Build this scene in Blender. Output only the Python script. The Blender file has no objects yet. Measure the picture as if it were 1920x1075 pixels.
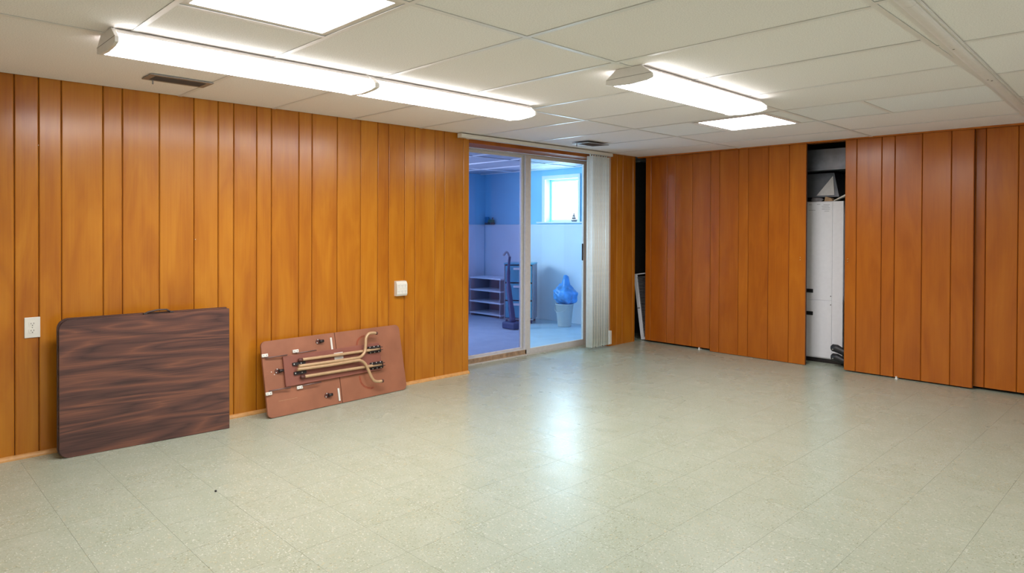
import bpy, bmesh, math, random
from mathutils import Vector, Matrix

random.seed(7)
SC = bpy.context.scene
COL = SC.collection
PI = math.pi
R = math.radians
H = 2.113            # ceiling height

# ------------------------------------------------------------------ camera
cam_d = bpy.data.cameras.new('camera')
cam = bpy.data.objects.new('camera', cam_d)
COL.objects.link(cam)
cam_d.sensor_width = 36.0
cam_d.lens = 1265.4 / 1920 * 36.0
cam_d.shift_x = (960 - 965.9) / 1920
cam_d.shift_y = -(537.5 - 441.3) / 1920
cam_d.clip_start = 0.05
CAMP = Vector((4.563, 0.0, 1.276))
CR = Vector((0.699621, 0.714502, 0.004101))
CU = Vector((-0.00873, 0.002809, 0.999958))
CB = Vector((0.714461, -0.699627, 0.008203))
cam.matrix_world = Matrix(((CR.x, CU.x, CB.x, CAMP.x), (CR.y, CU.y, CB.y, CAMP.y),
                           (CR.z, CU.z, CB.z, CAMP.z), (0, 0, 0, 1)))
SC.camera = cam

# ------------------------------------------------------------------ world, light, exposure
W = bpy.data.worlds.new('world')
SC.world = W
W.use_nodes = True
bg = W.node_tree.nodes['Background']
bg.inputs[0].default_value = (0.66, 0.85, 1.0, 1)
bg.inputs[1].default_value = 1.0
W.cycles.sampling_method = 'NONE'

LAMP = 9.0           # radiance of the fluorescent lenses
LAMP_COL = (1.0, 0.965, 0.985)

def daylight(loc, rot, sx, sy, radiance):
    """daylight arriving at a window of the blue room"""
    d = bpy.data.lights.new('window_daylight', 'AREA')
    d.shape = 'RECTANGLE'; d.size = sx; d.size_y = sy
    d.color = (0.70, 0.90, 1.0)
    d.energy = radiance * PI * sx * sy
    o = bpy.data.objects.new('window_daylight', d); COL.objects.link(o)
    o.location = loc; o.rotation_euler = rot
daylight((-1.68, 7.215, 1.69), (R(-90), 0, 0), 0.60, 0.58, 9.0)      # toward -Y, into the blue room
for yc_ in (3.15, 4.75):
    daylight((-3.365, yc_, 1.62), (0, R(-90), 0), 0.74, 1.19, 11.0)  # toward +X, extra daylight through the added side windows

vs = SC.view_settings
vs.view_transform = 'Standard'
vs.look = 'None'
vs.exposure = 1.28
vs.gamma = 1.0
vs.use_curve_mapping = False
SC.cycles.use_denoising = True
SC.cycles.max_bounces = 12
SC.cycles.diffuse_bounces = 6
SC.cycles.transparent_max_bounces = 16
SC.cycles.sample_clamp_indirect = 8.0

# ------------------------------------------------------------------ mesh helpers
class MB:
    def __init__(self):
        self.v = []; self.f = []; self.s = []
    def add(self, vs, fs, smooth=False):
        o = len(self.v)
        self.v += [tuple(p) for p in vs]
        for q in fs:
            self.f.append(tuple(i + o for i in q)); self.s.append(smooth)
        return self
    def box(self, x0, x1, y0, y1, z0, z1):
        v = [(x0, y0, z0), (x1, y0, z0), (x1, y1, z0), (x0, y1, z0),
             (x0, y0, z1), (x1, y0, z1), (x1, y1, z1), (x0, y1, z1)]
        return self.add(v, [(0, 3, 2, 1), (4, 5, 6, 7), (0, 1, 5, 4), (1, 2, 6, 5), (2, 3, 7, 6), (3, 0, 4, 7)])
    def bbox(self, x0, x1, y0, y1, z0, z1, b=0.004, seg=2):
        bm = bmesh.new()
        bmesh.ops.create_cube(bm, size=1)
        for v in bm.verts:
            v.co = Vector(((x0 + x1) / 2 + v.co.x * (x1 - x0), (y0 + y1) / 2 + v.co.y * (y1 - y0), (z0 + z1) / 2 + v.co.z * (z1 - z0)))
        bmesh.ops.bevel(bm, geom=bm.edges[:], offset=b, segments=seg, profile=0.5, affect='EDGES')
        bm.verts.index_update()
        self.add([v.co[:] for v in bm.verts], [[v.index for v in f.verts] for f in bm.faces])
        bm.free()
        return self
    def prism(self, pts, axis, a, b, smooth=False):
        """pts: 2D polygon (ccw); extruded along axis 'x','y','z' from a to b."""
        def mk(p, t):
            if axis == 'x': return (t, p[0], p[1])
            if axis == 'y': return (p[0], t, p[1])
            return (p[0], p[1], t)
        n = len(pts)
        v = [mk(p, a) for p in pts] + [mk(p, b) for p in pts]
        self.add(v, [tuple(range(n))[::-1], tuple(range(n, 2 * n))])
        o = len(self.v) - 2 * n
        for i in range(n):
            j = (i + 1) % n
            self.f.append((o + i, o + j, o + n + j, o + n + i)); self.s.append(smooth)
        return self
    def tube(self, pts, r, seg=10, cap=True):
        P = [Vector(p) for p in pts]
        rr = r if isinstance(r, (list, tuple)) else [r] * len(P)
        t0 = (P[1] - P[0]).normalized()
        ref = Vector((0, 0, 1)) if abs(t0.z) < 0.9 else Vector((1, 0, 0))
        nrm = (ref - t0 * ref.dot(t0)).normalized()
        vs = []
        for i, p in enumerate(P):
            t = (P[min(i + 1, len(P) - 1)] - P[max(i - 1, 0)]).normalized()
            nrm = (nrm - t * nrm.dot(t)).normalized()
            bn = t.cross(nrm)
            for k in range(seg):
                a = 2 * PI * k / seg
                vs.append(p + (nrm * math.cos(a) + bn * math.sin(a)) * rr[i])
        fs = []
        for i in range(len(P) - 1):
            for k in range(seg):
                k2 = (k + 1) % seg
                fs.append((i * seg + k, i * seg + k2, (i + 1) * seg + k2, (i + 1) * seg + k))
        self.add(vs, fs, True)
        if cap:
            o = len(self.v) - len(vs); n = len(P) - 1
            self.f.append(tuple(o + k for k in range(seg))[::-1]); self.s.append(False)
            self.f.append(tuple(o + n * seg + k for k in range(seg))); self.s.append(False)
        return self
    def lathe(self, prof, c=(0, 0, 0), seg=24):
        vs = []; fs = []
        for r, z in prof:
            for k in range(seg):
                a = 2 * PI * k / seg
                vs.append((c[0] + r * math.cos(a), c[1] + r * math.sin(a), c[2] + z))
        for i in range(len(prof) - 1):
            for k in range(seg):
                k2 = (k + 1) % seg
                fs.append((i * seg + k, i * seg + k2, (i + 1) * seg + k2, (i + 1) * seg + k))
        return self.add(vs, fs, True)
    def mesh(self, name):
        me = bpy.data.meshes.new(name)
        me.from_pydata(self.v, [], self.f)
        me.polygons.foreach_set('use_smooth', self.s)
        bm = bmesh.new(); bm.from_mesh(me)
        bmesh.ops.recalc_face_normals(bm, faces=bm.faces[:])
        bm.to_mesh(me); bm.free()
        me.update()
        return me
    def build(self, name, mat, parent=None, loc=None, rot=None):
        return mobj(name, self.mesh(name), mat, parent, loc, rot)

def mobj(name, me, mat, parent=None, loc=None, rot=None):
    o = bpy.data.objects.new(name, me)
    if mat is not None and not me.materials:
        me.materials.append(mat)
    COL.objects.link(o)
    if parent is not None: o.parent = parent
    if loc is not None: o.location = loc
    if rot is not None: o.rotation_euler = rot
    return o

def tag(o, label=None, cat=None, group=None, kind=None):
    if label: o['label'] = label
    if cat: o['category'] = cat
    if group: o['group'] = group
    if kind: o['kind'] = kind
    return o

def struct(o, label, cat):
    return tag(o, label, cat, None, 'structure')

def empty(name, loc=(0, 0, 0), rot=(0, 0, 0)):
    o = bpy.data.objects.new(name, None)
    o.empty_display_size = 0.1
    COL.objects.link(o)
    o.location = loc; o.rotation_euler = rot
    return o

def rrect(x0, x1, y0, y1, r, seg=6):
    """rounded rectangle, r = radius or 4 radii (x0y0, x1y0, x1y1, x0y1)"""
    rs = r if isinstance(r, (list, tuple)) else [r] * 4
    cs = [(x0, y0, 1, 1, PI), (x1, y0, -1, 1, 1.5 * PI), (x1, y1, -1, -1, 0), (x0, y1, 1, -1, 0.5 * PI)]
    out = []
    for (cx, cy, sx, sy, a0), rad in zip(cs, rs):
        if rad < 1e-5:
            out.append((cx, cy)); continue
        for k in range(seg + 1):
            a = a0 + 0.5 * PI * k / seg
            out.append((cx + sx * rad + rad * math.cos(a), cy + sy * rad + rad * math.sin(a)))
    return out

# ------------------------------------------------------------------ materials
def newmat(name):
    m = bpy.data.materials.new(name); m.use_nodes = True
    nt = m.node_tree
    return m, nt, nt.nodes['Principled BSDF']

def N(nt, t, **kw):
    n = nt.nodes.new(t)
    for k, v in kw.items():
        if hasattr(n, k): setattr(n, k, v)
        else: n.inputs[k.replace('_', ' ')].default_value = v
    return n

def ramp(nt, src, stops):
    r = nt.nodes.new('ShaderNodeValToRGB')
    el = r.color_ramp.elements
    while len(el) < len(stops): el.new(0.5)
    for e, (p, c) in zip(el, stops):
        e.position = p; e.color = (*c, 1) if len(c) == 3 else c
    nt.links.new(src, r.inputs[0])
    return r

def srgb(r, g, b):
    f = lambda c: (c / 255 / 12.92) if c / 255 <= 0.04045 else ((c / 255 + 0.055) / 1.055) ** 2.4
    return (f(r), f(g), f(b))

def plain(name, col, rough=0.5, metal=0.0, noise=0.06, scale=30, coat=0.0, bump=0.0):
    m, nt, b = newmat(name)
    tc = N(nt, 'ShaderNodeTexCoord')
    ns = N(nt, 'ShaderNodeTexNoise'); ns.inputs['Scale'].default_value = scale; ns.inputs['Detail'].default_value = 4
    nt.links.new(tc.outputs['Object'], ns.inputs['Vector'])
    lo = tuple(c * (1 - noise) for c in col); hi = tuple(min(1, c * (1 + noise)) for c in col)
    r = ramp(nt, ns.outputs['Fac'], [(0.3, lo), (0.7, hi)])
    nt.links.new(r.outputs[0], b.inputs['Base Color'])
    b.inputs['Roughness'].default_value = rough
    b.inputs['Metallic'].default_value = metal
    b.inputs['Coat Weight'].default_value = coat
    if bump:
        bp = N(nt, 'ShaderNodeBump'); bp.inputs['Strength'].default_value = bump; bp.inputs['Distance'].default_value = 0.002
        nt.links.new(ns.outputs['Fac'], bp.inputs['Height']); nt.links.new(bp.outputs[0], b.inputs['Normal'])
    return m

def wood_panel(name, dark, mid, light, grain_axis='z', rough=0.27):
    m, nt, b = newmat(name)
    L = nt.links.new
    tc = N(nt, 'ShaderNodeTexCoord'); oi = N(nt, 'ShaderNodeObjectInfo')
    w = N(nt, 'ShaderNodeMath', operation='MULTIPLY'); w.inputs[1].default_value = 60
    L(oi.outputs['Random'], w.inputs[0])
    def noise(scale, detail, dist=0.0):
        mp = N(nt, 'ShaderNodeMapping'); mp.inputs['Scale'].default_value = scale
        L(tc.outputs['Object'], mp.inputs['Vector'])
        n = N(nt, 'ShaderNodeTexNoise', noise_dimensions='4D')
        n.inputs['Scale'].default_value = 1; n.inputs['Detail'].default_value = detail; n.inputs['Distortion'].default_value = dist
        L(mp.outputs[0], n.inputs['Vector']); L(w.outputs[0], n.inputs['W'])
        return n
    n1 = noise((6.5, 6.5, 1.1), 3, 1.6)       # broad figure
    n2 = noise((120, 120, 2.2), 5)         # fine streaks
    n3 = noise((2.2, 2.2, 1.3), 2, 0.3)      # blotches
    mx = N(nt, 'ShaderNodeMath', operation='MULTIPLY_ADD'); mx.inputs[1].default_value = 0.35
    L(n2.outputs['Fac'], mx.inputs[0]); L(n1.outputs['Fac'], mx.inputs[2])
    mx2 = N(nt, 'ShaderNodeMath', operation='MULTIPLY_ADD'); mx2.inputs[1].default_value = 0.35
    L(n3.outputs['Fac'], mx2.inputs[0]); L(mx.outputs[0], mx2.inputs[2])
    rv = N(nt, 'ShaderNodeMath', operation='MULTIPLY_ADD'); rv.inputs[1].default_value = 0.16
    L(oi.outputs['Random'], rv.inputs[0]); L(mx2.outputs[0], rv.inputs[2])
    sb = N(nt, 'ShaderNodeMath', operation='SUBTRACT'); sb.inputs[1].default_value = 0.43
    L(rv.outputs[0], sb.inputs[0])
    r = ramp(nt, sb.outputs[0], [(0.15, dark), (0.5, mid), (0.85, light)])
    L(r.outputs[0], b.inputs['Base Color'])
    b.inputs['Roughness'].default_value = rough
    b.inputs['Specular IOR Level'].default_value = 0.4
    bp = N(nt, 'ShaderNodeBump'); bp.inputs['Strength'].default_value = 0.10; bp.inputs['Distance'].default_value = 0.001
    n4 = noise((26, 26, 3.0), 3)
    L(n4.outputs['Fac'], bp.inputs['Height']); L(bp.outputs[0], b.inputs['Normal'])
    return m

M = {}
M['panel'] = wood_panel('orange_varnished_panel', (0.335, 0.096, 0.009), (0.455, 0.160, 0.012), (0.54, 0.213, 0.018), rough=0.22)
M['door_panel'] = wood_panel('orange_door_panel', (0.32, 0.074, 0.005), (0.42, 0.112, 0.007), (0.50, 0.150, 0.010), rough=0.24)
M['header_wood'] = wood_panel('header_wood', (0.27, 0.066, 0.006), (0.36, 0.098, 0.008), (0.43, 0.13, 0.012), rough=0.55)
M['groove'] = plain('dark_groove', (0.10, 0.028, 0.008), 0.7)
M['trimwood'] = plain('golden_trim_wood', (0.60, 0.31, 0.10), 0.4, noise=0.15)
M['plaster'] = plain('beige_plaster', (0.55, 0.50, 0.42), 0.8)
M['offwhite'] = plain('off_white_wall_paint', (0.80, 0.79, 0.77), 0.7, noise=0.02, scale=3)  # off-white picked so the unseen walls bounce light to the ceiling
M['plenum'] = plain('dark_plenum', (0.16, 0.15, 0.14), 0.9)
M['closet'] = plain('closet_grey', (0.09, 0.085, 0.08), 0.85)
M['tbar'] = plain('white_tee_bar', (0.80, 0.79, 0.76), 0.35, noise=0.02)
M['white_metal'] = plain('white_enamel', (0.72, 0.70, 0.66), 0.35, noise=0.03)
M['white_plastic'] = plain('white_plastic', (0.75, 0.74, 0.68), 0.4, noise=0.02)
M['cream'] = plain('cream_plastic', (0.72, 0.70, 0.62), 0.4, noise=0.02)
M['alu'] = plain('brushed_aluminium', (0.62, 0.61, 0.585), 0.45, 0.15, noise=0.05, scale=60)
M['alu_white'] = plain('white_aluminium', (0.66, 0.65, 0.64), 0.4, 0.15, noise=0.05)
M['sill'] = plain('worn_wood_sill', (0.36, 0.24, 0.15), 0.6, noise=0.3, scale=25)
M['dark_metal'] = plain('dark_metal', (0.045, 0.04, 0.04), 0.4, 0.6, noise=0.15)
M['black'] = plain('black_rubber', (0.018, 0.018, 0.02), 0.45, noise=0.2)
M['brass'] = plain('brass', (0.75, 0.50, 0.16), 0.25, 1.0)
M['slat'] = plain('ivory_blind_vinyl', (0.88, 0.83, 0.74), 0.5, noise=0.04)
M['vent_dark'] = plain('dark_vent_metal', (0.075, 0.065, 0.065), 0.45, 0.3)
M['vent_grey'] = plain('grey_vent_metal', (0.27, 0.255, 0.23), 0.45, 0.3)
M['galv'] = plain('galvanised_steel', (0.20, 0.215, 0.24), 0.42, 0.7, noise=0.25, scale=8)
M['furnace'] = plain('white_furnace_enamel', (0.88, 0.89, 0.93), 0.35, noise=0.02)
M['furnace_seam'] = plain('grey_seam', (0.35, 0.36, 0.40), 0.5)
M['ink'] = plain('grey_ink', (0.30, 0.30, 0.33), 0.6)
M['tan'] = plain('tan_enamel_tube', (0.50, 0.33, 0.18), 0.32, 0.1, noise=0.08, coat=0.3)
M['tan_tip'] = plain('brown_tube_cap', (0.10, 0.035, 0.025), 0.5)
M['under'] = plain('brown_hardboard', (0.31, 0.122, 0.066), 0.42, noise=0.12, scale=6)
M['under_dark'] = plain('dark_brown_hardboard', (0.25, 0.088, 0.062), 0.40, noise=0.12, scale=6)
M['rod'] = plain('grey_brown_rod', (0.20, 0.13, 0.12), 0.35, 0.5)
M['stain'] = plain('rust_mark', (0.30, 0.075, 0.035), 0.5, noise=0.25, scale=40)
M['rivet'] = plain('bright_rivet', (0.85, 0.84, 0.8), 0.3, 0.3)
M['edge_dark'] = plain('dark_edge_band', (0.05, 0.028, 0.024), 0.4)
M['cardboard'] = plain('cardboard', (0.42, 0.27, 0.15), 0.8, noise=0.2)
M['rag'] = plain('grey_rag', (0.22, 0.21, 0.22), 0.9, noise=0.3)

# blue room
M['blue_paint'] = plain('blue_wall_paint', (0.30, 0.66, 0.88), 0.6, noise=0.04, scale=3)
M['pale_paint'] = plain('pale_wainscot_paint', (0.76, 0.83, 0.93), 0.5, noise=0.04, scale=3)
M['blue_ceiling'] = plain('grey_ceiling_paint', (0.42, 0.46, 0.52), 0.7, noise=0.03)
M['blue_floor'] = plain('pale_blue_floor', (0.50, 0.62, 0.74), 0.4, noise=0.06, scale=5)
M['white_trim'] = plain('white_trim_paint', (0.82, 0.85, 0.88), 0.4, noise=0.02)
M['bucket'] = plain('pale_bucket_plastic', (0.62, 0.62, 0.62), 0.4, noise=0.03)
M['bag'] = plain('blue_plastic_bag', (0.07, 0.32, 0.75), 0.3, noise=0.3, scale=12)
M['teal'] = plain('teal_plastic', (0.10, 0.42, 0.58), 0.35, noise=0.05)
M['grey_plastic'] = plain('grey_plastic', (0.30, 0.31, 0.38), 0.45, noise=0.05)
M['navy'] = plain('navy_plastic', (0.05, 0.08, 0.20), 0.4, noise=0.1)
M['toy_blue'] = plain('toy_blue', (0.03, 0.22, 0.45), 0.5)
M['toy_green'] = plain('toy_green', (0.10, 0.25, 0.18), 0.5)
M['toy_grey'] = plain('toy_grey', (0.12, 0.11, 0.13), 0.5)

def lamp_mat(name='fluorescent_lens', k=1.0):
    m, nt, b = newmat(name)
    b.inputs['Base Color'].default_value = (0.8, 0.8, 0.8, 1)
    b.inputs['Emission Color'].default_value = (*LAMP_COL, 1)
    b.inputs['Emission Strength'].default_value = LAMP * k
    m.cycles.emission_sampling = 'FRONT_BACK'
    return m
M['lens'] = lamp_mat()
M['lens_side'] = lamp_mat('fluorescent_lens_flank', 0.17)

def ceil_mat(name, base):
    m, nt, b = newmat(name)
    L = nt.links.new
    tc = N(nt, 'ShaderNodeTexCoord'); oi = N(nt, 'ShaderNodeObjectInfo')
    n1 = N(nt, 'ShaderNodeTexNoise'); n1.inputs['Scale'].default_value = 190; n1.inputs['Detail'].default_value = 3
    L(tc.outputs['Object'], n1.inputs['Vector'])
    d = tuple(c * 0.90 for c in base); h = tuple(min(1, c * 1.07) for c in base)
    r = ramp(nt, n1.outputs['Fac'], [(0.32, d), (0.62, h)])
    mul = N(nt, 'ShaderNodeMix', data_type='RGBA', blend_type='MULTIPLY'); mul.inputs['Factor'].default_value = 1
    rr = ramp(nt, oi.outputs['Random'], [(0.0, (0.96, 0.955, 0.94)), (1.0, (1, 1, 1))])
    L(r.outputs[0], mul.inputs['A']); L(rr.outputs[0], mul.inputs['B'])
    L(mul.outputs['Result'], b.inputs['Base Color'])
    b.inputs['Roughness'].default_value = 0.85
    b.inputs['Specular IOR Level'].default_value = 0.2
    bp = N(nt, 'ShaderNodeBump'); bp.inputs['Strength'].default_value = 0.25; bp.inputs['Distance'].default_value = 0.001
    L(n1.outputs['Fac'], bp.inputs['Height']); L(bp.outputs[0], b.inputs['Normal'])
    return m
M['tile'] = ceil_mat('fissured_ceiling_tile', (0.92, 0.89, 0.865))
M['tile_pale'] = ceil_mat('pale_ceiling_tile', (0.90, 0.91, 0.905))

def floor_mat():
    m, nt, b = newmat('speckled_vinyl_tile')
    L = nt.links.new
    tc = N(nt, 'ShaderNodeTexCoord'); oi = N(nt, 'ShaderNodeObjectInfo')
    w = N(nt, 'ShaderNodeMath', operation='MULTIPLY'); w.inputs[1].default_value = 2.0
    L(oi.outputs['Random'], w.inputs[0])
    geo = N(nt, 'ShaderNodeNewGeometry')
    base = N(nt, 'ShaderNodeTexNoise', noise_dimensions='4D'); base.inputs['Scale'].default_value = 7; base.inputs['Detail'].default_value = 3
    L(tc.outputs['Object'], base.inputs['Vector']); L(w.outputs[0], base.inputs['W'])
    c0 = ramp(nt, base.outputs['Fac'], [(0.3, (0.345, 0.388, 0.293)), (0.7, (0.385, 0.427, 0.338))])
    cur = c0.outputs[0]
    for sc_, lo, hi, col, sq in ((75, 0.60, 0.68, (0.56, 0.585, 0.50), (1, 2.2, 1)), (85, 0.60, 0.68, (0.235, 0.26, 0.17), (2.0, 1, 1)),
                                 (60, 0.62, 0.70, (0.44, 0.42, 0.28), (1.6, 1, 1)), (140, 0.62, 0.70, (0.31, 0.34, 0.28), (1, 1.6, 1))):
        mp = N(nt, 'ShaderNodeMapping'); mp.inputs['Scale'].default_value = sq; mp.inputs['Rotation'].default_value = (0, 0, sc_)
        L(tc.outputs['Object'], mp.inputs['Vector'])
        n = N(nt, 'ShaderNodeTexNoise', noise_dimensions='4D'); n.inputs['Scale'].default_value = sc_; n.inputs['Detail'].default_value = 1.5
        L(mp.outputs[0], n.inputs['Vector']); L(w.outputs[0], n.inputs['W'])
        r = ramp(nt, n.outputs['Fac'], [(lo, (0, 0, 0)), (hi, (1, 1, 1))])
        mx = N(nt, 'ShaderNodeMix', data_type='RGBA'); L(r.outputs[0], mx.inputs['Factor']); L(cur, mx.inputs['A'])
        mx.inputs['B'].default_value = (*col, 1)
        cur = mx.outputs['Result']
    L(cur, b.inputs['Base Color'])
    ns = N(nt, 'ShaderNodeTexNoise'); ns.inputs['Scale'].default_value = 3
    L(geo.outputs['Position'], ns.inputs['Vector'])
    rr = ramp(nt, ns.outputs['Fac'], [(0.3, (0.25,) * 3), (0.7, (0.32,) * 3)])
    L(rr.outputs[0], b.inputs['Roughness'])
    b.inputs['Specular IOR Level'].default_value = 0.5
    return m
M['vinyl'] = floor_mat()
M['floor_base'] = plain('floor_joint', (0.28, 0.29, 0.22), 0.8)

def rosewood():
    m, nt, b = newmat('rosewood_laminate')
    L = nt.links.new
    tc = N(nt, 'ShaderNodeTexCoord')
    mp = N(nt, 'ShaderNodeMapping'); mp.inputs['Scale'].default_value = (1, 0.75, 7.0); mp.inputs['Rotation'].default_value = (R(4), 0, 0)
    L(tc.outputs['Object'], mp.inputs['Vector'])
    n1 = N(nt, 'ShaderNodeTexNoise'); n1.inputs['Scale'].default_value = 1.3; n1.inputs['Detail'].default_value = 1.5; n1.inputs['Distortion'].default_value = 0.45
    L(mp.outputs[0], n1.inputs['Vector'])
    k = N(nt, 'ShaderNodeMath', operation='MULTIPLY'); k.inputs[1].default_value = 6.0
    L(n1.outputs['Fac'], k.inputs[0])
    fr = N(nt, 'ShaderNodeMath', operation='PINGPONG'); fr.inputs[1].default_value = 0.5
    L(k.outputs[0], fr.inputs[0])
    mp2 = N(nt, 'ShaderNodeMapping'); mp2.inputs['Scale'].default_value = (1, 4, 150)
    L(tc.outputs['Object'], mp2.inputs['Vector'])
    n2 = N(nt, 'ShaderNodeTexNoise'); n2.inputs['Scale'].default_value = 1; n2.inputs['Detail'].default_value = 4
    L(mp2.outputs[0], n2.inputs['Vector'])
    ad = N(nt, 'ShaderNodeMath', operation='MULTIPLY_ADD'); ad.inputs[1].default_value = 0.75
    L(n2.outputs['Fac'], ad.inputs[0]); L(fr.outputs[0], ad.inputs[2])
    r = ramp(nt, ad.outputs[0], [(0.30, (0.050, 0.024, 0.022)), (0.5, (0.088, 0.039, 0.032)), (0.70, (0.125, 0.052, 0.038)), (0.95, (0.20, 0.080, 0.048))])
    L(r.outputs[0], b.inputs['Base Color'])
    b.inputs['Roughness'].default_value = 0.38
    return m
M['rosewood'] = rosewood()

def glass(name, tint, spec=1.0):
    m = bpy.data.materials.new(name); m.use_nodes = True
    nt = m.node_tree; nt.nodes.clear()
    L = nt.links.new
    out = N(nt, 'ShaderNodeOutputMaterial'); mix = N(nt, 'ShaderNodeMixShader')
    tr = N(nt, 'ShaderNodeBsdfTransparent'); gl = N(nt, 'ShaderNodeBsdfGlossy')
    tr.inputs[0].default_value = (*tint, 1); gl.inputs['Roughness'].default_value = 0.02
    lw = N(nt, 'ShaderNodeLayerWeight'); lw.inputs['Blend'].default_value = 0.5
    pw = N(nt, 'ShaderNodeMath', operation='POWER'); pw.inputs[1].default_value = 5.0
    L(lw.outputs['Facing'], pw.inputs[0])
    fr = N(nt, 'ShaderNodeMath', operation='MULTIPLY_ADD'); fr.inputs[1].default_value = 0.95; fr.inputs[2].default_value = 0.035
    L(pw.outputs[0], fr.inputs[0])
    L(fr.outputs[0], mix.inputs[0]); L(tr.outputs[0], mix.inputs[1]); L(gl.outputs[0], mix.inputs[2]); L(mix.outputs[0], out.inputs[0])
    return m
M['glass'] = glass('clear_glass', (0.93, 0.96, 0.98))
M['glass_reflect_tint'] = glass('reflection_tinted_glass', (0.71, 0.65, 0.77))  # purple tint stands in for the orange room mirrored in this pane

# ------------------------------------------------------------------ room extents
XR, YF = 6.25, -1.70        # right wall, wall behind the camera
YD = 6.44                   # front plane of the front sliding doors
YCB = 7.30                  # back of the utility closet

# ------------------------------------------------------------------ floor with vinyl tiles
fl = struct(MB().box(-0.40, XR, YF, YCB, -0.10, -0.003).build('floor', M['floor_base']), 'pale green speckled vinyl tile floor', 'floor')
TS = 0.305
xs = [2.985 + TS * k for k in range(-11, 12)]
ys = [0.643 + TS * k for k in range(-9, 23)]
def lines(vals, a, b): return [a] + [v for v in vals if a + 0.02 < v < b - 0.02] + [b]
def project(p):
    d = Vector(p) - CAMP; z = -d.dot(CB)
    if z < 0.3: return None
    return 965.9 + 1265.4 * d.dot(CR) / z, 441.3 - 1265.4 * d.dot(CU) / z
cells = []
X = lines(xs, -0.40, XR); Y = lines(ys, YF, YCB)
for i in range(len(X) - 1):
    for j in range(len(Y) - 1):
        x0, x1, y0, y1 = X[i], X[i + 1], Y[j], Y[j + 1]
        cx, cy = (x0 + x1) / 2, (y0 + y1) / 2
        if x1 < 0.01 and not (3.5 < cy < 7.4): continue
        q = project((cx, cy, 0)); area = -1.0
        if q and -120 < q[0] < 2040 and q[1] < 1200 and cy < 6.6 and cx > -0.05:
            area = (x1 - x0) * (y1 - y0) * (q[1] - 426) ** 3
        cells.append((area, x0, x1, y0, y1))
cells.sort(reverse=True)
share = {}
rest = MB()
G = 0.0004
for k, (area, x0, x1, y0, y1) in enumerate(cells):
    if k < 300 and area > 0:
        key = (round(x1 - x0, 3), round(y1 - y0, 3))
        if key not in share:
            a, c = key[0] / 2 - G, key[1] / 2 - G
            share[key] = MB().box(-a, a, -c, c, -0.003, 0.0).mesh('floor_tile')
        mobj('floor_tile', share[key], M['vinyl'], fl, ((x0 + x1) / 2, (y0 + y1) / 2, 0.0))
    else:
        rest.box(x0 + G, x1 - G, y0 + G, y1 - G, -0.003, 0.0)
tag(rest.build('floor_tile_field', M['vinyl'], fl), kind='stuff')

# ------------------------------------------------------------------ left wall (thick, panelled) with the opening for the glass door
OY0, OY1, OZ = 3.897, 5.918, 2.045
TH = 0.30
wl = MB()
wl.box(-TH, -0.010, YF, OY0 - 0.012, 0, H + 0.09)
wl.box(-TH, -0.010, OY1 + 0.012, 6.385, 0, H + 0.09)
wl.box(-TH, -0.010, OY0 - 0.012, OY1 + 0.012, OZ + 0.012, H + 0.09)
wl = struct(wl.build('wall_left', M['groove']), 'long left wall clad in orange grooved wood planks', 'wall')

def plank_mesh(w, z0, z1, t=0.010, ch=0.0042):
    h = w / 2 - 0.0016
    pts = [(-t, -h), (-t, h), (-ch, h), (0, h - ch), (0, -h + ch), (-ch, -h)]
    return MB().prism(pts, 'z', z0, z1).mesh('plank')
def plank_wall(edges, parent, z0, z1, mat, swap=False, base=0.0):
    for a, b in zip(edges[:-1], edges[1:]):
        me = plank_mesh(b - a, z0, z1)
        if swap: mobj('plank', me, mat, parent, ((a + b) / 2, base, 0), (0, 0, -PI / 2))
        else: mobj('plank', me, mat, parent, (base, (a + b) / 2, 0))
edges = [0.627, 0.738, 0.845, 1.053, 1.155, 1.361, 1.567, 1.72, 1.822, 1.979, 2.084, 2.288, 2.391, 2.596, 2.797, 2.952,
         3.054, 3.208, 3.312, 3.519, 3.62, 3.828, 3.897]
pre = [0.627]
for wdt in (0.199, 0.104, 0.205, 0.105, 0.155, 0.208, 0.104, 0.205, 0.104, 0.208, 0.155, 0.104, 0.205, 0.105):
    pre.append(pre[-1] - wdt)
pre = [p for p in pre[::-1] if p > YF + 0.03]
plank_wall([YF] + pre[:-1] + edges, wl, 0.0, H + 0.05, M['panel'])
plank_wall([5.918, 6.049, 6.154, 6.345, 6.395], wl, 0.0, H + 0.05, M['panel'])
# header board, soffit and jamb linings of the opening
t1 = MB().box(-0.235, 0.0, OY0 + 0.001, OY1 - 0.001, OZ, H + 0.04)
struct(t1.build('trim_1', M['header_wood']), 'orange wood header board over the glass sliding door', 'trim')
t2 = MB().box(-0.235, -0.010, OY1 - 0.012, OY1 + 0.010, 0, OZ)
struct(t2.build('trim_2', M['header_wood']), 'orange wood jamb lining behind the vertical blind', 'trim')
t3 = MB().box(-0.235, -0.010, OY0 - 0.010, OY0 + 0.004, 0, OZ)
struct(t3.build('trim_3', M['door_panel']), 'orange wood jamb lining at near side of glass door', 'trim')

# quarter round along the foot of the left wall
qr = [(0, 0), (0.020, 0)] + [(0.020 * math.cos(a), 0.024 * math.sin(a)) for a in (R(20), R(40), R(60), R(80))] + [(0, 0.024)]
struct(MB().prism(qr, 'y', YF, 3.893).build('baseboard_left', M['trimwood']), 'thin golden quarter round strip along foot of planks', 'baseboard')

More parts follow.
